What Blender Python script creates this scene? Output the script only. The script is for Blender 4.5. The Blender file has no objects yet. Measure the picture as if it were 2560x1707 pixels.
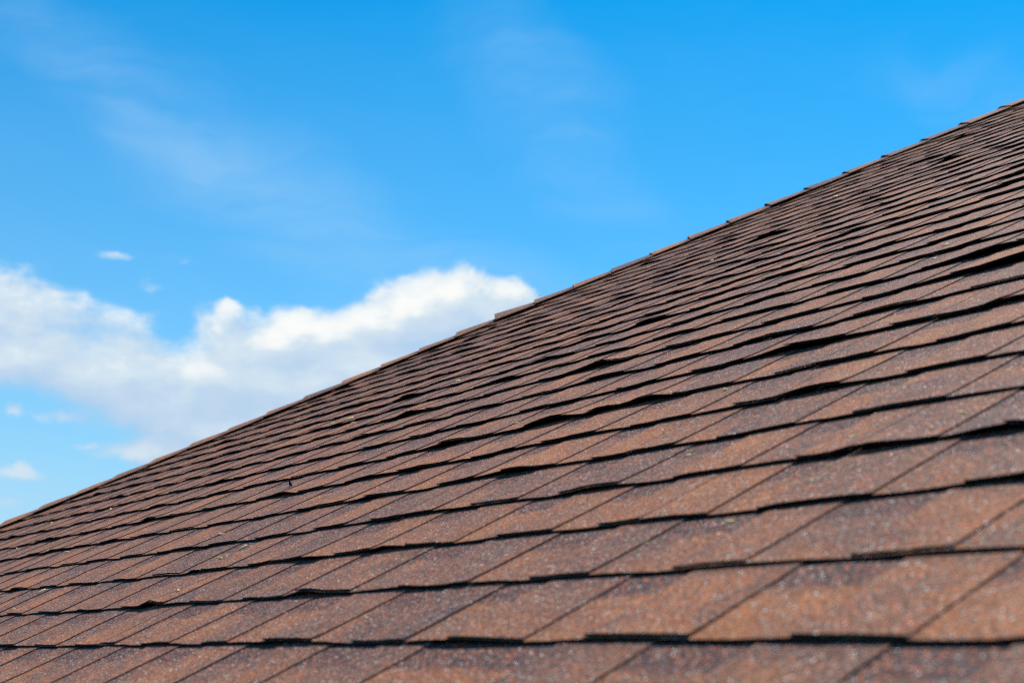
import bpy, math, random
from mathutils import Vector, Matrix, noise
rnd = random.Random(7)
scene = bpy.context.scene
COL = scene.collection
E = 0.143                                   # exposure of one shingle course, metres

# ---------------------------------------------------------------- camera
CAM_Z = 5.6
cam_d = bpy.data.cameras.new('camera'); cam = bpy.data.objects.new('camera', cam_d); COL.objects.link(cam)
scene.camera = cam
PITCH, ROLL = 0.1955134762, -0.0017151457
cam.location = (0, 0, CAM_Z)
cam.rotation_euler = (Matrix.Rotation(math.pi/2 + PITCH, 3, 'X') @ Matrix.Rotation(-ROLL, 3, 'Z')).to_euler()
cam_d.sensor_width = 36.0; cam_d.lens = 3874.684/2560*36.0
cam_d.clip_start = 0.05; cam_d.clip_end = 5000
cam_d.dof.use_dof = True; cam_d.dof.focus_distance = 3.5; cam_d.dof.aperture_fstop = 7.4
cam_d.dof.aperture_blades = 9

# ---------------------------------------------------------------- sun + sky
SUN_AZ, SUN_EL = math.radians(34), math.radians(60)
sun_dir = Vector((math.sin(SUN_AZ)*math.cos(SUN_EL), math.cos(SUN_AZ)*math.cos(SUN_EL), math.sin(SUN_EL)))
sd = bpy.data.lights.new('sun', 'SUN'); sun = bpy.data.objects.new('sun', sd); COL.objects.link(sun)
sd.energy = 5.0; sd.angle = math.radians(0.53); sd.color = (1.0, 0.95, 0.88)
sun.rotation_euler = sun_dir.to_track_quat('Z', 'Y').to_euler(); sun.location = (0, 0, 30)
scene.view_settings.view_transform = 'Standard'; scene.view_settings.look = 'None'
scene.view_settings.exposure = 0.35; scene.view_settings.gamma = 1.0
scene.view_settings.use_curve_mapping = False
scene.cycles.max_bounces = 5; scene.cycles.diffuse_bounces = 3
scene.cycles.use_denoising = False
scene.cycles.pixel_filter_type = 'BLACKMAN_HARRIS'; scene.cycles.filter_width = 1.3

class NT:
    """small helper round a node tree"""
    def __init__(s, tree): s.t = tree; s.n = tree.nodes; s.l = tree.links
    def node(s, typ, **kw):
        n = s.n.new(typ)
        for k, v in kw.items(): setattr(n, k, v)
        return n
    def put(s, sock, val):
        if hasattr(val, 'is_output') or isinstance(val, bpy.types.NodeSocket): s.l.new(val, sock)
        else: sock.default_value = val
    def m(s, op, a, b=0.0, c=None, clamp=False):
        n = s.node('ShaderNodeMath', operation=op, use_clamp=clamp)
        s.put(n.inputs[0], a); s.put(n.inputs[1], b)
        if c is not None: s.put(n.inputs[2], c)
        return n.outputs[0]
    def mix(s, f, a, b, typ='MIX'):
        n = s.node('ShaderNodeMix', data_type='RGBA', blend_type=typ)
        s.put(n.inputs[0], f); s.put(n.inputs[6], a); s.put(n.inputs[7], b)
        return n.outputs[2]
    def rng(s, v, a, b, c=0.0, d=1.0, smooth=True):
        n = s.node('ShaderNodeMapRange', interpolation_type='SMOOTHSTEP' if smooth else 'LINEAR')
        s.put(n.inputs[0], v)
        for i, x in enumerate((a, b, c, d)): s.put(n.inputs[1+i], x)
        return n.outputs[0]
    def noise(s, vec, scale, detail=2.0, rough=0.5, out=0, dist=0.0):
        n = s.node('ShaderNodeTexNoise'); s.put(n.inputs['Vector'], vec)
        n.inputs['Scale'].default_value = scale; n.inputs['Detail'].default_value = detail
        n.inputs['Roughness'].default_value = rough; n.inputs['Distortion'].default_value = dist
        return n.outputs[out]
    def comb(s, x, y, z=0.0):
        n = s.node('ShaderNodeCombineXYZ')
        s.put(n.inputs[0], x); s.put(n.inputs[1], y); s.put(n.inputs[2], z); return n.outputs[0]
    def ramp(s, f, stops, interp='LINEAR'):
        n = s.node('ShaderNodeValToRGB'); r = n.color_ramp; r.interpolation = interp
        while len(r.elements) < len(stops): r.elements.new(0.5)
        for e, (p, c) in zip(r.elements, stops): e.position = p; e.color = (*c, 1)
        s.put(n.inputs[0], f); return n.outputs[0]

# cloud masses: (azimuth, elevation, half width, half height, weight), degrees round the compass
CLOUDS = [(-2.42,12.50,3.18,1.55,1.0),(-0.60,12.88,1.67,0.89,.8),(-4.22,11.82,2.86,1.03,.9),(0.30,12.14,1.66,0.89,.6),
 (-7.94,11.16,2.83,1.39,1.0),(-10.73,11.08,1.5,1.31,.8),(-10.55,12.18,0.44,0.44,.5),(-9.22,9.52,6.22,1.61,1.0),
 (-4.94,10.04,4.49,1.91,1.0),(-18.4,11.85,2.9,1.75,.72),(-15.35,11.75,1.56,1.0,.5),(-14.04,11.09,1.28,1.15,.5),
 (-16.52,10.12,4.23,1.20,.8),(-13.37,8.67,3.73,1.22,.8),(-9.76,7.85,4.69,1.09,1.0),(-12.2,6.9,2.6,.6,.75),(-8.5,6.6,4,.8,.7),(-15.5,9.5,4.5,.7,.5),(-19.0,9.6,2.5,1.0,.5),(-7.15,8.98,3.86,1.32,.9),
 (-16.41,8.09,0.95,0.34,.55),(-17.92,8.24,0.65,0.39,.65),(-17.73,6.02,1.3,0.36,.6),(-13.57,6.95,2.2,0.5,.6),
 (-14.81,13.78,1.15,0.26,.36),(-12.44,13.82,0.95,0.29,.35),(-13.41,12.92,0.87,0.36,.4),(-11.15,6.72,1.44,0.43,.5),
 (-18.0,4.92,0.94,0.28,.45),(-15.54,7.17,0.55,0.17,.4),(-24,10.5,5,1.6,1.0),(-23,7.5,2.5,.5,.7),
 (4,9,4,1.6,.9),(16,8,7,1.6,.9),(30,10,6,2.2,1.0),(-38,9,7,2.0,1.0),(-60,8,9,2.2,1.0),(55,8,8,1.8,.9),(80,9,10,2.4,1.0),
 (-95,9,9,2.4,1.0),(115,8,12,2.0,1.0),(-130,8,12,2.2,1.0),(150,9,12,2.3,1.0),(-165,8,10,2.0,1.0)]

def cloud_group():
    g = bpy.data.node_groups.new('cloud_field', 'ShaderNodeTree'); T = NT(g)
    g.interface.new_socket('P', in_out='INPUT', socket_type='NodeSocketVector')
    g.interface.new_socket('D', in_out='OUTPUT', socket_type='NodeSocketFloat')
    gi = g.nodes.new('NodeGroupInput'); go = g.nodes.new('NodeGroupOutput'); P = gi.outputs[0]
    # billow warp of the coordinates, in degrees
    def warp(vec, scale, amt, detail):
        w = T.noise(vec, scale, detail, 0.55, out=1)
        v = T.node('ShaderNodeVectorMath', operation='SUBTRACT'); T.put(v.inputs[0], w); v.inputs[1].default_value = (.5, .5, .5)
        v2 = T.node('ShaderNodeVectorMath', operation='MULTIPLY'); T.put(v2.inputs[0], v.outputs[0]); v2.inputs[1].default_value = amt
        v3 = T.node('ShaderNodeVectorMath', operation='ADD'); T.put(v3.inputs[0], vec); T.put(v3.inputs[1], v2.outputs[0])
        return v3.outputs[0]
    Pw = warp(warp(P, 0.5, (1.2, .8, 0), 2.0), 1.9, (.42, .38, 0), 3.0)
    tot = None
    for (a, e, ra, re, w) in CLOUDS:
        s1 = T.node('ShaderNodeVectorMath', operation='SUBTRACT'); T.put(s1.inputs[0], Pw); s1.inputs[1].default_value = (a, e, 0)
        s2 = T.node('ShaderNodeVectorMath', operation='MULTIPLY'); T.put(s2.inputs[0], s1.outputs[0]); s2.inputs[1].default_value = (1/ra, 1/re, 0)
        s3 = T.node('ShaderNodeVectorMath', operation='LENGTH'); T.put(s3.inputs[0], s2.outputs[0])
        r = T.rng(s3.outputs[1], 0.15, 1.35, w, 0.0)
        tot = r if tot is None else T.m('SUBTRACT', T.m('ADD', tot, r), T.m('MULTIPLY', tot, r))   # soft union
    mp = T.node('ShaderNodeMapping'); T.put(mp.inputs['Vector'], P); mp.inputs['Scale'].default_value = (0.62, 1.1, 1)
    n1 = T.noise(mp.outputs[0], 0.6, 8.0, 0.58)
    d = T.m('ADD', tot, T.m('MULTIPLY', T.m('SUBTRACT', n1, 0.5), 1.05))
    T.put(go.inputs[0], d)
    return g

def build_world():
    w = bpy.data.worlds.new('World'); scene.world = w; w.use_nodes = True
    T = NT(w.node_tree); T.n.clear()
    out = T.node('ShaderNodeOutputWorld'); bg = T.node('ShaderNodeBackground'); T.l.new(bg.outputs[0], out.inputs[0])
    sky = T.node('ShaderNodeTexSky'); sky.sky_type = 'NISHITA'; sky.sun_disc = False
    sky.sun_elevation = SUN_EL; sky.sun_rotation = SUN_AZ
    sky.altitude = 200; sky.air_density = 1.0; sky.dust_density = 0.4; sky.ozone_density = 2.5
    tc = T.node('ShaderNodeTexCoord'); D = tc.outputs['Generated']
    sep = T.node('ShaderNodeSeparateXYZ'); T.l.new(D, sep.inputs[0]); x, y, z = sep.outputs
    az = T.m('MULTIPLY', T.m('ARCTAN2', x, y), 57.29578); el = T.m('MULTIPLY', T.m('ARCSINE', z), 57.29578)
    # the photograph's saturated blue: a fixed grade of the whole sky
    gam = T.node('ShaderNodeGamma'); T.l.new(sky.outputs[0], gam.inputs[0]); gam.inputs[1].default_value = 1.0
    base = T.mix(1.0, gam.outputs[0], SKY_TINT, 'MULTIPLY')
    hs = T.node('ShaderNodeHueSaturation'); hs.inputs['Saturation'].default_value = SKY_SAT; T.put(hs.inputs['Color'], base)
    col = hs.outputs[0]
    # thin cirrus veils: broad soft bands running down to the right, combed by noise
    AE = T.comb(az, el)
    wn = T.noise(AE, 0.18, 3.0, 0.5, out=1)
    w1 = T.node('ShaderNodeVectorMath', operation='SUBTRACT'); T.put(w1.inputs[0], wn); w1.inputs[1].default_value = (.5, .5, .5)
    w2 = T.node('ShaderNodeVectorMath', operation='MULTIPLY_ADD'); T.put(w2.inputs[0], w1.outputs[0]); w2.inputs[1].default_value = (5, 4, 0); T.put(w2.inputs[2], AE)
    cf = None
    for (a, e, ang, L, W, wt) in CIRRI:
        mp = T.node('ShaderNodeMapping'); mp.vector_type = 'TEXTURE'; T.put(mp.inputs['Vector'], w2.outputs[0])
        mp.inputs['Location'].default_value = (a, e, 0); mp.inputs['Rotation'].default_value = (0, 0, math.radians(ang)); mp.inputs['Scale'].default_value = (L, W, 1)
        ln = T.node('ShaderNodeVectorMath', operation='LENGTH'); T.put(ln.inputs[0], mp.outputs[0])
        r = T.rng(ln.outputs[1], 0.0, 1.0, wt, 0.0)
        cf = r if cf is None else T.m('ADD', cf, r)
    comb = []
    for ang, sx, sy, det in ((45, .06, .30, 5.0), (18, .08, .55, 6.0)):
        mp = T.node('ShaderNodeMapping'); T.put(mp.inputs['Vector'], w2.outputs[0]); mp.inputs['Rotation'].default_value = (0, 0, math.radians(ang)); mp.inputs['Scale'].default_value = (sx, sy, 1)
        comb.append(T.noise(mp.outputs[0], 1.0, det, 0.55))
    cn = T.m('ADD', T.m('MULTIPLY', comb[0], .6), T.m('MULTIPLY', comb[1], .4))
    cf = T.m('MULTIPLY', T.m('ADD', cf, 0.02), T.rng(cn, 0.34, 0.66, 0.05, 1.5))
    col = T.mix(T.m('MULTIPLY', cf, CIRRUS, clamp=True), col, CIRRUS_COL)
    hz = T.ramp(T.m('DIVIDE', el, 30.0, clamp=True), [(0.0, (.95,)*3), (.17, (.72,)*3), (.26, (.50,)*3), (.43, (.27,)*3), (.53, (.18,)*3), (.80, (0,)*3)])
    hz = T.m('MULTIPLY', hz, T.m('ADD', 0.92, T.m('MULTIPLY', T.m('SINE', T.m('MULTIPLY', az, 0.0174533)), -0.75)), clamp=True)   # clearer air to the right of the view
    col = T.mix(hz, col, HAZE_COL)
    # cumulus
    grp = cloud_group()
    def field(dx, dy):
        n = T.node('ShaderNodeGroup', node_tree=grp); T.put(n.inputs[0], T.comb(T.m('ADD', az, dx), T.m('ADD', el, dy))); return n.outputs[0]
    f0, f1 = field(0, 0), field(-0.35, 0.75)
    alpha = T.m('MULTIPLY_ADD', T.m('SUBTRACT', T.rng(f0, 0.26, 0.60), T.rng(f0, 0.12, 0.85)), T.rng(el, 10.5, 13.0, 0.0, 0.75), T.rng(f0, 0.12, 0.85))
    alpha = T.m('MULTIPLY', alpha, T.rng(el, 3.0, 6.5, 0.35, 1.0))
    lit = T.m('SUBTRACT', f0, f1)
    lit = T.rng(lit, -0.5, 0.62)
    thick = T.rng(f0, 0.5, 1.15)
    hi = T.rng(el, 6.0, 12.5)
    b = T.m('ADD', T.m('MULTIPLY', lit, 0.72), T.m('ADD', T.m('MULTIPLY', thick, 0.10), T.m('MULTIPLY', hi, 0.20)), clamp=True)
    ccol = T.ramp(b, [(0.0, CL0), (0.45, CL1), (0.75, CL2), (1.0, CL3)])
    col = T.mix(alpha, col, ccol)
    T.l.new(col, bg.inputs[0]); bg.inputs[1].default_value = SKY_STRENGTH

SKY_STRENGTH = 0.095; GAIN = SKY_STRENGTH*2**0.35
def lin(r, g, b):
    f = lambda c: (c/255/12.92) if c/255 <= .04045 else ((c/255+.055)/1.055)**2.4
    return tuple(f(c)/GAIN for c in (r, g, b))
SKY_TINT = (0.0, 0.88, 1.26, 1); SKY_SAT = 1.55
CIRRUS = 0.85; CIRRI = [(1.6,19.3,-50,8,3.0,.26), (-9.5,16.8,-28,12,3.4,.36), (16.8,19.6,-25,6,2.0,.16), (-0.5,13.6,-14,9,2.0,.22), (-17,21,-30,8,2.5,.22), (7,14.5,-35,5,2,.10), (-40,22,-20,14,4,.3), (45,20,-25,14,4,.3), (-110,30,10,20,6,.3), (120,26,-15,20,6,.3), (170,35,20,20,7,.3)]; CIRRUS_COL = (*lin(165, 210, 250), 1); HAZE_COL = (*lin(183, 221, 246), 1)
CL0, CL1, CL2, CL3 = lin(176, 206, 236), lin(194, 217, 239), lin(213, 230, 242), lin(252, 253, 251)
build_world()

# ---------------------------------------------------------------- roof frame
AZ, RP, H, V0, HIP = -0.5678467582, 0.476595994, 2.46976182, 3.9111915, 58.1
e1 = Vector((math.sin(AZ), math.cos(AZ), 0)); e2h = Vector((math.cos(AZ), -math.sin(AZ), 0))
e2 = e2h*math.cos(RP) + Vector((0, 0, math.sin(RP))); nn = (-e1).cross(e2)
# local roof frame: x = -u (towards the right of the picture), y = v up the slope, z = normal
TB, TT = 0.0027, 0.0018                     # backing and tab thickness
HH = TB + TT + 0.0002
ZTOP = HH + TB + TT
origin = cam.location + (-H*E)*nn - ZTOP*nn
ROOF = Matrix((( -e1.x, e2.x, nn.x, origin.x), (-e1.y, e2.y, nn.y, origin.y), (-e1.z, e2.z, nn.z, origin.z), (0, 0, 0, 1)))
CP = math.cos(RP)
HB = .739                                   # hip: u = HIP - HB*v
def hip_u(v): return HIP - v*HB

cam_f = 3874.684
fw = Vector((0, math.cos(PITCH), math.sin(PITCH))); rt = Vector((1, 0, 0)); upv = rt.cross(fw)
def in_frame(u, v, m=0.0):
    P = -H*nn + u*e1 + v*e2; d = P.dot(fw)
    if d < 0.5: return False
    X = 1280 + cam_f*P.dot(rt)/d; Y = 853 - cam_f*P.dot(upv)/d
    return -m <= X <= 2560+m and -m <= Y <= 1707+m

# ---------------------------------------------------------------- materials
ALB = (.92, .875, .755, 1)
def granules(name, shadow_band, seed=0.0, cap=False):
    m = bpy.data.materials.new(name); m.use_nodes = True; T = NT(m.node_tree); T.n.clear()
    out = T.node('ShaderNodeOutputMaterial'); bs = T.node('ShaderNodeBsdfPrincipled'); T.l.new(bs.outputs[0], out.inputs[0])
    tc = T.node('ShaderNodeTexCoord'); P = tc.outputs['Object']
    uv = T.node('ShaderNodeUVMap'); su = T.node('ShaderNodeSeparateXYZ'); T.l.new(uv.outputs[0], su.inputs[0]); V = su.outputs[1]
    oi = T.node('ShaderNodeObjectInfo')
    flat = T.node('ShaderNodeMapping'); T.put(flat.inputs['Vector'], P); flat.inputs['Scale'].default_value = (1, 1, 0.35); flat.inputs['Location'].default_value = (seed, seed*.7, 0)
    FP = flat.outputs[0]
    vo = T.node('ShaderNodeTexVoronoi', feature='F1'); T.put(vo.inputs['Vector'], FP); vo.inputs['Scale'].default_value = 560
    vo.inputs['Randomness'].default_value = 1.0
    sc = T.node('ShaderNodeSeparateXYZ'); T.l.new(vo.outputs['Color'], sc.inputs[0]); r1, r2, r3 = sc.outputs
    vo2 = T.node('ShaderNodeTexVoronoi', feature='F1'); T.put(vo2.inputs['Vector'], FP); vo2.inputs['Scale'].default_value = 170
    sc2 = T.node('ShaderNodeSeparateXYZ'); T.l.new(vo2.outputs['Color'], sc2.inputs[0])
    # blends: orange-brown patches <-> purple-brown patches, a few centimetres across
    mot = T.noise(FP, 8.0, 3.0, 0.5); mot2 = T.noise(FP, 3.2, 2.0, 0.5)
    t = T.m('ADD', T.rng(mot, 0.36, 0.64, -0.15, 0.15), T.rng(mot2, 0.35, 0.65, -0.13, 0.13))
    t = T.m('ADD', t, T.m('MULTIPLY', T.m('SUBTRACT', oi.outputs['Random'], 0.5), 0.34 if not cap else 0.7))
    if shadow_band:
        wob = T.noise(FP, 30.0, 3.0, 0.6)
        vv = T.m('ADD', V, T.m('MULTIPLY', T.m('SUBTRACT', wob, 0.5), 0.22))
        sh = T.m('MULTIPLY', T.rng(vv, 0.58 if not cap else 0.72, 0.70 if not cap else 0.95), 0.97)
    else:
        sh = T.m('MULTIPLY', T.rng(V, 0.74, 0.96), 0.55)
    c1, c2, c3 = sc2.outputs
    g = T.m('ADD', T.m('MULTIPLY', r1, 0.76), T.m('MULTIPLY', c1, 0.24))
    g = T.m('SUBTRACT', g, t, clamp=True)
    warm = T.ramp(g, [(0.0, (.400, .165, .070)), (0.16, (.330, .125, .058)), (0.32, (.235, .100, .056)), (0.46, (.135, .066, .046)),
                      (0.58, (.215, .118, .090)), (0.70, (.100, .062, .056)), (0.84, (.160, .105, .100)), (1.0, (.045, .034, .042))])
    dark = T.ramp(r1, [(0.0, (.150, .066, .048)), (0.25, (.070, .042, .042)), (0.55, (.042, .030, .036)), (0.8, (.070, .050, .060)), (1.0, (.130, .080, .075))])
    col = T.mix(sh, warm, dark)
    col = T.mix(T.m('MULTIPLY', T.rng(r2, 0.905, 0.915), T.rng(c2, 0.2, 0.6, .3, 1.0)), col, (.46, .39, .35, 1))   # pale stone chips
    col = T.mix(T.rng(r2, 0.992, 0.994), col, (.85, .90, 1.0, 1))         # rare white glints, put into the base colour of single granules
    col = T.mix(T.m('MULTIPLY', T.rng(r3, 0.88, 0.90), 0.85), col, (.60, .165, .075, 1))      # rusty ones
    col = T.mix(T.rng(c3, 0.88, 0.98, 0.0, 0.30), col, (.030, .022, .024, 1))                 # bald, dark spots
    gr = T.noise(FP, 330.0, 2.0, 0.7); gr2 = T.noise(FP, 90.0, 2.0, 0.6)
    k = T.m('MULTIPLY', T.rng(gr, 0.32, 0.68, 0.48, 1.55, smooth=False), T.rng(gr2, 0.3, 0.7, 0.86, 1.14, smooth=False))
    col = T.mix(1.0, col, T.comb(k, k, k), 'MULTIPLY')
    col = T.mix(1.0, col, ALB, 'MULTIPLY')
    T.put(bs.inputs['Base Color'], col)
    T.put(bs.inputs['Roughness'], T.rng(r3, 0.0, 1.0, 0.55, 0.95))
    bs.inputs['Specular IOR Level'].default_value = 0.10
    h = T.m('ADD', T.m('MULTIPLY', vo.outputs['Distance'], -1.0), T.m('MULTIPLY', r2, 0.6))
    bp = T.node('ShaderNodeBump'); bp.inputs['Strength'].default_value = 0.5; bp.inputs['Distance'].default_value = 0.0007
    T.put(bp.inputs['Height'], h); T.l.new(bp.outputs[0], bs.inputs['Normal'])
    return m

def plain(name, c, rough=0.9, specks=None):
    m = bpy.data.materials.new(name); m.use_nodes = True; T = NT(m.node_tree)
    bs = T.n['Principled BSDF']; bs.inputs['Roughness'].default_value = rough; bs.inputs['Specular IOR Level'].default_value = 0.05
    tc = T.node('ShaderNodeTexCoord'); n = T.noise(tc.outputs['Object'], 900 if specks else 120, 2.0)
    a = tuple(x*0.7 for x in c); b = tuple(min(1, x*1.35) for x in c)
    col = T.ramp(n, [(0.35, a), (0.65, b)])
    if specks: col = T.mix(T.rng(n, 0.64, 0.68), col, (*specks, 1))
    T.put(bs.inputs['Base Color'], col); return m

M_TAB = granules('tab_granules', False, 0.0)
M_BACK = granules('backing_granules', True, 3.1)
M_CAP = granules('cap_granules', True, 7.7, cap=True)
M_EDGE = plain('asphalt_edge', (.0055, .0045, .0045), 0.9, specks=(.10, .05, .035))
M_SIDE = plain('tab_side_edge', (.16, .105, .085), 0.9, specks=(.20, .12, .09))
M_DECK = plain('roofing_felt', (.014, .013, .013), 0.95)
M_GROUND = plain('ground_soil', (.07, .085, .045), 0.95)
M_HUSK = plain('pale_husk', (.95, .70, .32), 0.5)
M_BLADE = plain('dark_blade', (.03, .035, .038), 0.6)
M_STEM = plain('pale_stem', (.55, .56, .42), 0.6)

# ---------------------------------------------------------------- top level: the roof
roof = bpy.data.objects.new('shingle_roof', None); COL.objects.link(roof)
roof.matrix_world = ROOF; roof['label'] = 'hip roof slope covered in brown laminated asphalt shingles'; roof['category'] = 'roof'; roof['kind'] = 'thing'

def new_obj(name, verts, faces, mats, fm, parent, uvs=None, smooth=None):
    me = bpy.data.meshes.new(name); me.from_pydata(verts, [], faces)
    for m in mats: me.materials.append(m)
    me.polygons.foreach_set('material_index', fm)
    if smooth: me.polygons.foreach_set('use_smooth', smooth)
    if uvs is not None:
        l = me.uv_layers.new(name='UVMap'); flat = []
        for li in me.loops: flat.extend(uvs[li.vertex_index])
        l.data.foreach_set('uv', flat)
    me.update()
    o = bpy.data.objects.new(name, me); COL.objects.link(o); o.parent = parent
    return o

# ---------------------------------------------------------------- shape of the shingle field
def deck(u, v):
    """slight waviness of the boards under the roof, metres"""
    return 0.0042*noise.noise((u*0.16, v*0.16, 3.3)) + 0.0019*noise.noise((u*0.55+9, v*0.3, 7.7))

GAPS = {}                                    # course -> list of (right u, left u) of its tabs
def sm(a, b, x):
    t = min(1, max(0, (x-a)/(b-a))); return t*t*(3-2*t)
BUMPS = {2: [(18.0, .009, .30), (13.7, .006, .45)], 3: [(18.9, .006, .25), (13.8, .007, .5), (15.55, .006, .45)],
         4: [(6.85, .007, .3), (8.0, .005, .4), (11.5, .004, .5)], 5: [(17.6, .004, .4)], 6: [(10.4, .007, .45), (22.2, .006, .3)],
         7: [(18.7, .009, .5), (14.0, .010, .42), (15.95, .007, .5)], 10: [(24.6, .011, .6), (18.7, .011, .55), (10.9, .010, .7)],
         11: [(12.0, .007, .5)], 12: [(28.0, .009, .6)]}
for k in range(-8, 52):
    L = BUMPS.setdefault(k, [])
    u = 2.0
    while u < 75:
        u += rnd.expovariate(0.22 if k > 4 else 0.12)
        L.append((u, rnd.uniform(.001, .0045)*(1 if rnd.random() < .8 else 1.8), rnd.uniform(.3, .8)))
def cover(k, u):
    """1 over a tab of course k, 0 over its cut-outs, softened because the next sheet bridges them"""
    c = 0.0
    for a, b in GAPS.get(k, ()):
        if a-.3 < u < b+.3: c = max(c, sm(a-.16, a+.1, u)*(1-sm(b-.1, b+.16, u)))
    return c
def lift(k, u):
    x = 0.0010*noise.noise((u*0.9, k*7.31, 1.7)) + 0.0006*noise.noise((u*2.3, k*3.1, 5.7)) + 0.0005 + 0.0018*sm(2, 8, k)*(1-.55*sm(10, 24, k))
    for b, a, w in BUMPS.get(k, ()):
        d = (u-b)/w
        if -3 < d < 3: x += .82*a*math.exp(-d*d*1.3)
    return x - 0.0016*(1-cover(k-1, u)) if GAPS.get(k-1) else x
def under(k, u, s, lf=None):
    """height of the underside of course k at s exposures above its butt edge"""
    v = V0 + k + s
    z = deck(u, v) + HH*(1-s)
    if s < 1: z += (lift(k, u) if lf is None else lf)*(1-s)**2.2
    return z

def rows_of(k): return (0.0, .06, .16, .32, .6, 1.0, 1.1) if k < 12 else (0.0, .15, .45, 1.08)

class Buf:
    def __init__(s): s.v = []; s.f = []; s.m = []; s.uv = []; s.sm = []
    def sheet(s, k, ua, ub, s0a, s0b, thick, base_off, step, frontlift=0.0, top_mat=0, clip=None, flare=0.0):
        """granule-covered sheet from u=ua (right) to ub (left) with its front, right and left edges"""
        n = max(1, round((ub-ua)/step)); us = [ua + (ub-ua)*i/n for i in range(n+1)]
        rows = list(rows_of(k)); b0 = len(s.v)
        lf = [lift(k, u) for u in us]
        def pt(i, j, top):
            u = us[i]; sv = rows[j]
            uu = u
            if flare: uu = u + flare*(1-sv)*(-1 if i == 0 else (1 if i == n else 0))
            if clip is not None: 
                uu = min(uu, hip_u(V0+k+sv) - 0.02)
            s0 = (s0a + (s0b-s0a)*i/n)
            sl = s0 + (sv)*(1.1-s0)/1.1 if j else s0
            fr = 0.0035*noise.noise((uu*6.0, k*2.7, 2.2))/E*0.35 if j == 0 else 0
            sl += fr
            z = under(k, us[i], sl, lf[i]) + base_off + (thick if top else 0) + frontlift*max(0, 1-sl*3.5)**2*(0.4+0.6*abs(2*i/n-1))
            return (-uu*E, (V0+k+sl)*E, z), (uu*E, sl)
        R = len(rows)
        for j in range(R):
            for i in range(n+1):
                p, t = pt(i, j, True); s.v.append(p); s.uv.append(t)
        for j in range(R-1):
            for i in range(n):
                a = b0 + j*(n+1)+i
                s.f.append((a+1, a, a+n+1, a+n+2)); s.m.append(top_mat); s.sm.append(True)
        # front edge
        f0 = len(s.v)
        for i in range(n+1):
            p, t = pt(i, 0, True); q, _ = pt(i, 0, False); s.v += [p, q]; s.uv += [t, t]
        for i in range(n):
            a = f0+2*i; s.f.append((a, a+2, a+3, a+1)); s.m.append(1); s.sm.append(False)
        for i, flip in ((0, False), (n, True)):
            g0 = len(s.v)
            for j in range(R):
                p, t = pt(i, j, True); q, _ = pt(i, j, False); s.v += [p, q]; s.uv += [t, t]
            for j in range(R-1):
                a = g0+2*j; q = (a, a+1, a+3, a+2) if not flip else (a, a+2, a+3, a+1)
                s.f.append(q); s.m.append(2); s.sm.append(False)
    def make(s, name, mats, parent): return new_obj(name, s.v, s.f, mats, s.m, parent, s.uv, s.sm)

# ---------------------------------------------------------------- lay out the courses
EXPL = {0: [(5.29, 6.24), (7.10, 8.07), (9.71, 10.43), (11.26, 12.18), (12.9, 13.87), (14.58, 15.46), (16.18, 16.86), (17.83, 18.5), (19.37, 20.2)],
        1: [(5.2, 6.0), (6.82, 7.83), (8.49, 9.46), (10.08, 10.94), (11.63, 12.6), (13.4, 14.05), (14.87, 15.72), (16.55, 17.05), (17.09, 17.95), (18.72, 19.6), (20.5, 21.4), (22.15, 23.1)],
        2: [(5.7, 6.46), (7.35, 8.09), (9.01, 9.81), (10.66, 11.8), (12.75, 13.9), (14.2, 15.2), (15.76, 16.73), (17.5, 17.92), (17.96, 19.05), (19.8, 20.8), (21.6, 22.65), (23.5, 24.3)]}
BUTT = {0: [5.29-.0, 12.9, 19.37], 1: [3.1, 10.08, 17.09], 2: [4.0, 10.66, 17.96]}
def course_layout(k):
    """list of shingles: (right, left, [(tab right, tab left)...])"""
    out = []
    if k in EXPL:
        tabs = EXPL[k]; cuts = BUTT[k][:]
        hi = max(t[1] for t in tabs)
        segs = []
        lo = tabs[0][0] - 0.7
        cs = [c for c in cuts if c > lo+1] 
        edges = [lo] + cs
        for a, b in zip(edges, edges[1:]): segs.append((a, b-.02, [t for t in tabs if a-.05 <= t[0] < b-.05]))
        # last explicit run
        a = edges[-1]; segs.append((a, hi+.65-.02, [t for t in tabs if t[0] >= a-.05]))
        out += segs; start_l = hi+.65; start_r = lo
        u = start_l
        while u < hip_u(V0+k)+2: out.append(std(u)); u = out[-1][1]+.02
        u = start_r
        while u > -12: s = std(u-7.0); out.insert(0, s); u = s[0]
        return out
    off = {3: 2.6, 4: 1.2}.get(k, rnd.uniform(0, 7)); u = -14 + off
    while u < hip_u(V0+k)+2: out.append(std(u)); u = out[-1][1]+.02
    return out
def std(u):
    a = .60+rnd.uniform(-.06, .06); tabs = [(u+.0, u+a)]; p = u+a+.64
    for _ in range(3):
        w = .98+rnd.uniform(-.14, .12); tabs.append((p, p+w)); p += 1.64+rnd.uniform(-.03, .03)
    e = u+7.0-.02; tabs.append((min(p, e-.4), e))
    return (u, e, tabs)

KLO, KHI = -9, 47
LAY = {k: course_layout(k) for k in range(KLO, KHI)}
for k in LAY: GAPS[k] = [t for s in LAY[k] for t in s[2]]

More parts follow.
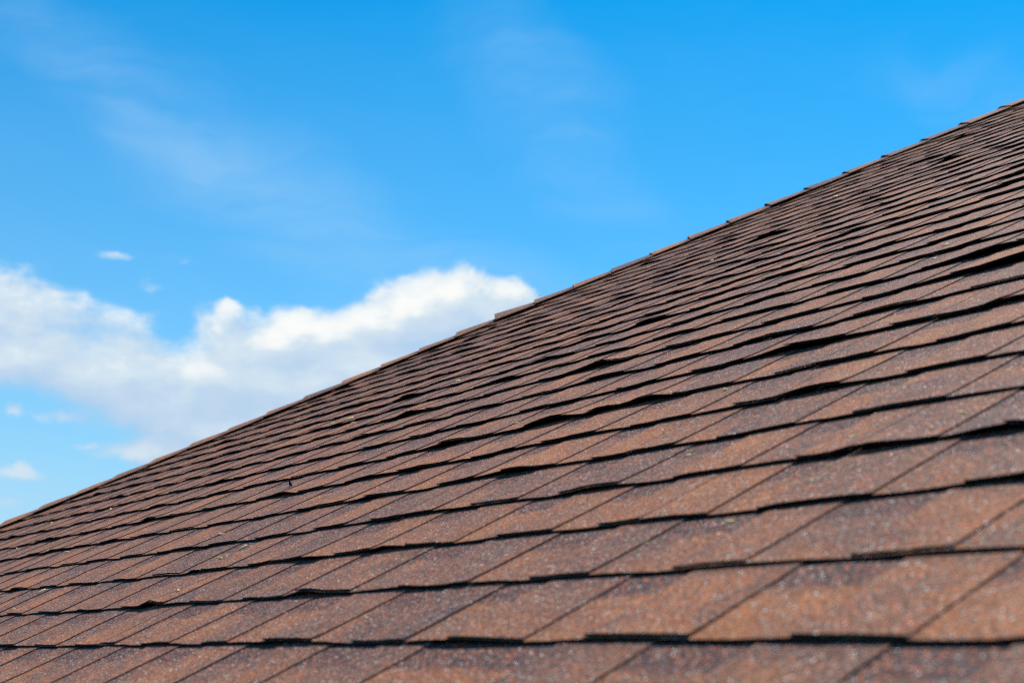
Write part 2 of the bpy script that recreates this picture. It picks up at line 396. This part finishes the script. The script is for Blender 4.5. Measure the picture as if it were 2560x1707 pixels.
field = Buf(); field_tabs = Buf()             # what lies outside the frame
n_sh = n_tab = 0
for k in range(KLO, KHI):
    for (a, b, tabs) in LAY[k]:
        hu = hip_u(V0+k)
        if a > hu - .3: continue
        bb = min(b, hu-.05)
        # is any of it in the picture
        vis = any(in_frame(a+(bb-a)*i/8, V0+k+s, 12) for i in range(9) for s in (0, .5, 1))
        # not so far out of frame that it can never be seen
        if not vis and (a > 60 and k < 0): continue
        v_off = rnd.uniform(-.006, .006)
        skew = rnd.uniform(-.004, .004)
        step = .2 if k < 16 else .3
        if vis:
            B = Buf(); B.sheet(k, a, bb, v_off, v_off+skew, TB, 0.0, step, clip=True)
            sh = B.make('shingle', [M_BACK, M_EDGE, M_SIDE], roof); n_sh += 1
        else:
            field.sheet(k, a, bb, v_off, v_off+skew, TB, 0.0, .5, clip=True)
        for (ta, tb) in tabs:
            if ta > hu-.25: continue
            tb2 = min(tb, hu-.1)
            lip = rnd.choice((.003, .006, .010, .016, .026)); lp2 = lip + rnd.uniform(-.004, .004)
            f0, f1 = v_off+skew*(ta-a)/7+lip, v_off+skew*(tb-a)/7+lp2
            fl = rnd.choice((0, 0, .0003, .0008, .0014)); off = TB+.00015
            if vis and any(in_frame(x, V0+k+s, 4) for x in (ta, tb2) for s in (0, .5, 1)):
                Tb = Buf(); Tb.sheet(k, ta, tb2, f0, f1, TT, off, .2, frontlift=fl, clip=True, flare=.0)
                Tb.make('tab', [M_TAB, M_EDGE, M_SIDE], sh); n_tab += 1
            elif vis:
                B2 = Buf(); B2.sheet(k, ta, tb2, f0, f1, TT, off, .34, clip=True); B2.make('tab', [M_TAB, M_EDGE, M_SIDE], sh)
            else:
                field_tabs.sheet(k, ta, tb2, f0, f1, TT, off, .5, clip=True)
o = field.make('shingle_field', [M_BACK, M_EDGE, M_SIDE], roof); o['kind'] = 'stuff'
o = field_tabs.make('tab_field', [M_TAB, M_EDGE, M_SIDE], roof); o['kind'] = 'stuff'
print('shingles', n_sh, 'tabs', n_tab)

# boards and felt under the shingles
dv, df = [], []
va, vb = V0+KLO, V0+KHI
for v in (va, vb):
    dv += [(14*E, v*E, -.011), (-hip_u(v)*E, v*E, -.011)]
new_obj('roof_deck', dv, [(0, 2, 3, 1)], [M_DECK], [0], roof)

# ---------------------------------------------------------------- hip: direction and cross-section, in the roof frame
R3 = ROOF.to_3x3(); R3i = R3.inverted()
Dl = Vector((HB, 1, 0)).normalized()          # up the hip, roof frame (x = -u)
Dw = (R3 @ Dl).normalized()
side = Dw.cross(Vector((0, 0, 1))).normalized()
Al = (Vector((1, -HB, 0))).normalized()       # in our slope, square to the hip, away from it
Aw = (R3 @ Al).normalized()
if Aw.dot(side) < 0: side = -side
Bw = Aw - 2*Aw.dot(side)*side                 # the same on the slope beyond the hip
Bl = (R3i @ Bw).normalized(); Ul = (R3i @ (Dw.cross(side) if Dw.cross(side).z > 0 else side.cross(Dw))).normalized()
P0l = Vector((-hip_u(0)*E, 0, 0))             # hip point at v = 0

# the slope beyond the hip: one joined sheet of courses, never seen from here
bk = Buf()
n2 = Al.cross(Dl); 
nB = Bw.cross(Dw); nB = nB if nB.z > 0 else -nB; nBl = (R3i @ nB).normalized()
hz = Vector((0, 0, 1)); cB = nB.cross(hz).normalized()   # level direction on the far slope
if cB.dot(Bw) < 0: cB = -cB
cBl = (R3i @ cB).normalized()
for k in range(KLO, KHI):
    base = P0l + Dl*((V0+k)*E/Dl.y); nxt = P0l + Dl*((V0+k+1.05)*E/Dl.y)
    i0 = len(bk.v)
    for p, zz in ((base, ZTOP), (base + cBl*6, ZTOP), (nxt + cBl*6, .004), (nxt, .004), (base, .005), (base + cBl*6, .005)):
        q = p + nBl*zz; bk.v.append(tuple(q)); bk.uv.append((q.x, 0.3))
    bk.f += [(i0, i0+1, i0+2, i0+3), (i0, i0+4, i0+5, i0+1)]; bk.m += [0, 1]; bk.sm += [False, False]
o = bk.make('far_slope', [M_TAB, M_EDGE, M_SIDE], roof); o['kind'] = 'stuff'

CAPX = 1.245*E                                # exposure of the hip caps along the hip
def make_cap(i, extra):
    t0 = i*CAPX; length = CAPX*1.32; w = .185+rnd.uniform(-.005, .005); th = .0042
    verts = []; fc = []; fm = []; uv = []; smv = []
    prof = []
    for q in (-1, -.8, -.55, -.3, -.14, -.06, 0, .06, .14, .3, .55, .8, 1):
        d = abs(q)*w; V = Bl if q < 0 else Al
        rnd_r = .022                           # soft bend over the ridge
        drop = rnd_r*math.exp(-(d/rnd_r)**2*.9)*.32
        prof.append((V*d - Ul*drop, q))
    rows = (0, .3, .7, 1.0); droop = rnd.uniform(.0, .003); tw = rnd.uniform(-.006, .006)
    nP = len(prof)
    def P(j, c, dz):
        s = rows[j]; off, q = prof[c]
        base = P0l + Dl*(t0 + s*length + (tw*q if j == 0 else 0))
        lf = .0125 + (.0078*(1-.7*abs(q)**1.5)+extra*(1-.6*abs(q)))*(1-s)**1.15
        lf += .0018*noise.noise((i*1.7, q*2, s*3))
        nl = (Vector((0, 0, 1)) if q > 0 else nBl) if q else Ul
        lf2 = lf if abs(q) < .9 else lf - droop
        return base + off + nl*(lf2+dz)
    for j in range(4):
        for c in range(nP): verts.append(tuple(P(j, c, th))); uv.append((prof[c][1], rows[j]*1.32))
    for j in range(3):
        for c in range(nP-1):
            a = j*nP+c; fc.append((a, a+1, a+nP+1, a+nP)); fm.append(0); smv.append(True)
    def skirt(lst):
        b = len(verts)
        for (j, c) in lst:
            verts.append(tuple(P(j, c, th))); verts.append(tuple(P(j, c, 0))); uv.extend([(0, 0)]*2)
        for i2 in range(len(lst)-1):
            a = b+2*i2; fc.append((a, a+1, a+3, a+2)); fm.append(1); smv.append(False)
    skirt([(0, c) for c in range(nP)]); skirt([(j, nP-1) for j in range(4)]); skirt([(j, 0) for j in range(4)])
    return new_obj('hip_cap', verts, fc, [M_CAP, M_EDGE], fm, roof, uv, smv)
t_at = lambda v: v*E/Dl.y
i0, i1 = int(t_at(2)/CAPX), int(t_at(46)/CAPX)
for i in range(i0, i1):
    v_here = i*CAPX*Dl.y/E
    ex = rnd.uniform(0, .004) + (.0015 if v_here > 31 else 0)
    if abs(v_here-25.9) < .5: ex = .017
    elif 24.5 < v_here < 28: ex = .007
    make_cap(i, ex)

# ---------------------------------------------------------------- small things lying on the shingles
def top_at(u, v):
    k = math.floor(v-V0); s = v-V0-k
    tab = any(a <= u <= b for a, b in GAPS.get(k, ()))
    return under(k, u, s) + TB + (TT if tab else 0)
def husk(u, v, L, W, rz, label):
    n = 7; verts = []; fc = []
    for i in range(n):
        t = i/(n-1); w = W*math.sin(math.pi*(.12+.8*t))*.5; x = (t-.5)*L; zb = .0007*math.sin(math.pi*t)
        verts += [(x, -w, zb), (x, 0, zb+W*.32), (x, w, zb), (x, 0, zb-.0003)]
    for i in range(n-1):
        a = 4*i
        for q in range(4): fc.append((a+q, a+(q+1) % 4, a+4+(q+1) % 4, a+4+q))
    fc += [(3, 2, 1, 0), tuple(4*(n-1)+q for q in range(4))]
    me = bpy.data.meshes.new('seed_husk'); me.from_pydata(verts, [], fc); me.materials.append(M_HUSK)
    for p in me.polygons: p.use_smooth = True
    o = bpy.data.objects.new('seed_husk', me); COL.objects.link(o)
    o.matrix_world = ROOF @ Matrix.Translation((-u*E, v*E, top_at(u, v)+.0009)) @ Matrix.Rotation(rz, 4, 'Z') @ Matrix.Rotation(rnd.uniform(-.15, .25), 4, 'Y')
    o['label'] = label; o['category'] = 'seed husk'; o['group'] = 'pale yellow seed husks scattered over the shingles'
HUSKS = [
 (8.35, 6.74, 5.5, 'plump yellow husk caught in a vertical joint of the blurred front courses'),
 (8.94, 6.44, 3.5, 'small yellow husk just below the front course edge left of the caught one'),
 (9.34, 6.98, 3.5, 'yellow fleck beside a joint right of centre in the blurred courses'),
 (7.52, 8.43, 4.0, 'round yellow husk on the open shingle near the right edge'),
 (7.57, 8.12, 3.6, 'second round husk below the open one near the right edge'),
 (8.18, 7.66, 4.0, 'yellow husk on a joint line right of centre, middle courses'),
 (8.07, 7.33, 4.0, 'yellow husk lower on the same joint line as another'),
 (12.5, 10.72, 7.0, 'bright yellow husk at the top of a joint line under a black course edge'),
 (10.78, 8.55, 4.5, 'yellow dot in the middle of a plain shingle right of centre'),
 (16.0, 11.6, 5.0, 'yellow chip just under a black course edge in the centre'),
 (19.7, 14.55, 4.5, 'tiny orange chip high above the centre husk'),
 (40.9, 29.3, 14, 'long pale husk far up near the hip, right of the cloud'),
 (29.4, 15.2, 16, 'largest of three pale husks clustered on one course edge'),
 (30.1, 15.15, 9, 'upright smallest of the three clustered pale husks'),
 (28.5, 14.8, 11, 'flat lowest of the three clustered pale husks'),
 (35.5, 17.0, 10, 'orange-yellow husk left of the three-husk cluster'),
 (32.66, 19.17, 6, 'deep yellow dot high above the three-husk cluster'),
 (26.2, 16.1, 9, 'slender yellow husk above a course edge right of the cluster'),
 (41.17, 22.4, 9, 'pale husk close under the hip caps behind the cluster'),
 (18.9, 7.3, 8, 'yellow husk stuck in a joint of the lower left courses'),
 (21.3, 8.38, 9, 'cream husk lying free on a lower left shingle'),
 (17.85, 6.25, 7, 'jagged yellow husk bridging the paired joints, lower left'),
 (18.98, 7.66, 11, 'thin curved yellow husk along the paired joints, lower left'),
 (25.1, 6.73, 12, 'thin straw-coloured sliver flat on a bottom left shingle'),
 (24.3, 6.03, 6, 'upright tan husk on the course edge at bottom left'),
 (36.9, 9.8, 11, 'cream husk on an upper left course edge by the left border'),
 (29.7, 8.7, 8, 'greenish husk at a joint among the left courses'),
 (31.7, 8.95, 8, 'small cream husk under a black edge among the left courses'),
 (40.1, 11.7, 13, 'long greenish straw under the hip at far left'),
 (35.4, 11.7, 9, 'cream dot among the upper left courses'),
 (13.75, 16.3, 6.5, 'elongated bright husk on a joint line near the right border'),
 (13.4, 15.58, 5.5, 'small orange husk just below the elongated one near the right border'),
 (17.4, 11.3, 4.5, 'yellow dot at the foot of a centre joint line'),
 (27.1, 28.95, 10, 'pale husk high on the right, close below the hip caps'),
 (18.3, 18.3, 7, 'pale yellow husk on a middle right course near a wavy edge'),
 (26.4, 23.7, 9, 'faint yellow husk in the upper middle courses'),
]
for i, (u, v, mm, lab) in enumerate(HUSKS):
    husk(u, v, mm*.0019, mm*.0019*(.50 if mm < 11 else .3), rnd.uniform(-.5, 1.2), lab)

# dark pointed flake standing up on a shingle, pale stem lying beside it
fl = bpy.data.objects.new('dry_leaf', None); COL.objects.link(fl)
fu, fv = 22.74, 10.34
fl.matrix_world = ROOF @ Matrix.Translation((-fu*E, fv*E, top_at(fu, fv)+.0003))
fl['label'] = 'dark pointed dry leaf standing upright with its pale stem lying on the shingle'; fl['category'] = 'leaf'
bv, bf = [], []
for i in range(8):
    t = i/7; w = .0042*(1-t)**.7*(1-.1*t); h = .0205*t; bend = .0018*math.sin(t*2.2); cup = .0012*(1-t)
    c = Vector((-.0005 + bend*.8, .0006*t, h))
    for off, yy in ((-w, cup), (0, 0), (w, cup)):
        for th in (-.00025, .00025): bv.append(tuple(c + Vector((off, yy+th, 0))))
for i in range(7):
    a = 6*i
    for q in (0, 1):
        f, b = a+2*q+1, a+2*q
        bf += [(f, f+2, f+8, f+6), (b+2, b, b+6, b+8)]
    bf += [(a, a+1, a+7, a+6), (a+5, a+4, a+10, a+11)]
bf += [(0, 2, 3, 1), (2, 4, 5, 3)]
me = bpy.data.meshes.new('blade'); me.from_pydata(bv, [], bf); me.materials.append(M_BLADE)
o = bpy.data.objects.new('blade', me); COL.objects.link(o); o.parent = fl; o.rotation_euler = (0, 0, math.radians(56))
bv, bf = [], []
pa, pb = Vector((.0018, 0, .0011)), Vector(((22.74-23.20)*E*.78, (10.19-10.34)*E, .0016)); N = 10
for i in range(N+1):
    t = i/N; c = pa.lerp(pb, t) + Vector((0, 0, .0012*math.sin(math.pi*t))) + Vector((0, .0012*math.sin(math.pi*t), 0)); r = .0016*(1-.7*t)
    for q in range(6):
        an = q*math.pi/3; bv.append((c.x, c.y+r*math.cos(an), c.z+r*.7*math.sin(an)))
for i in range(N):
    for q in range(6): a = 6*i; bf.append((a+q, a+(q+1) % 6, a+6+(q+1) % 6, a+6+q))
me = bpy.data.meshes.new('stem'); me.from_pydata(bv, [], bf); me.materials.append(M_STEM)
o = bpy.data.objects.new('stem', me); COL.objects.link(o); o.parent = fl

# ---------------------------------------------------------------- ground far below, out to the horizon
g = bpy.data.meshes.new('ground'); S = 2500
g.from_pydata([(-S, -S, 0), (S, -S, 0), (S, S, 0), (-S, S, 0)], [], [(0, 1, 2, 3)]); g.materials.append(M_GROUND)
g_o = bpy.data.objects.new('ground', g); COL.objects.link(g_o); g_o['kind'] = 'structure'
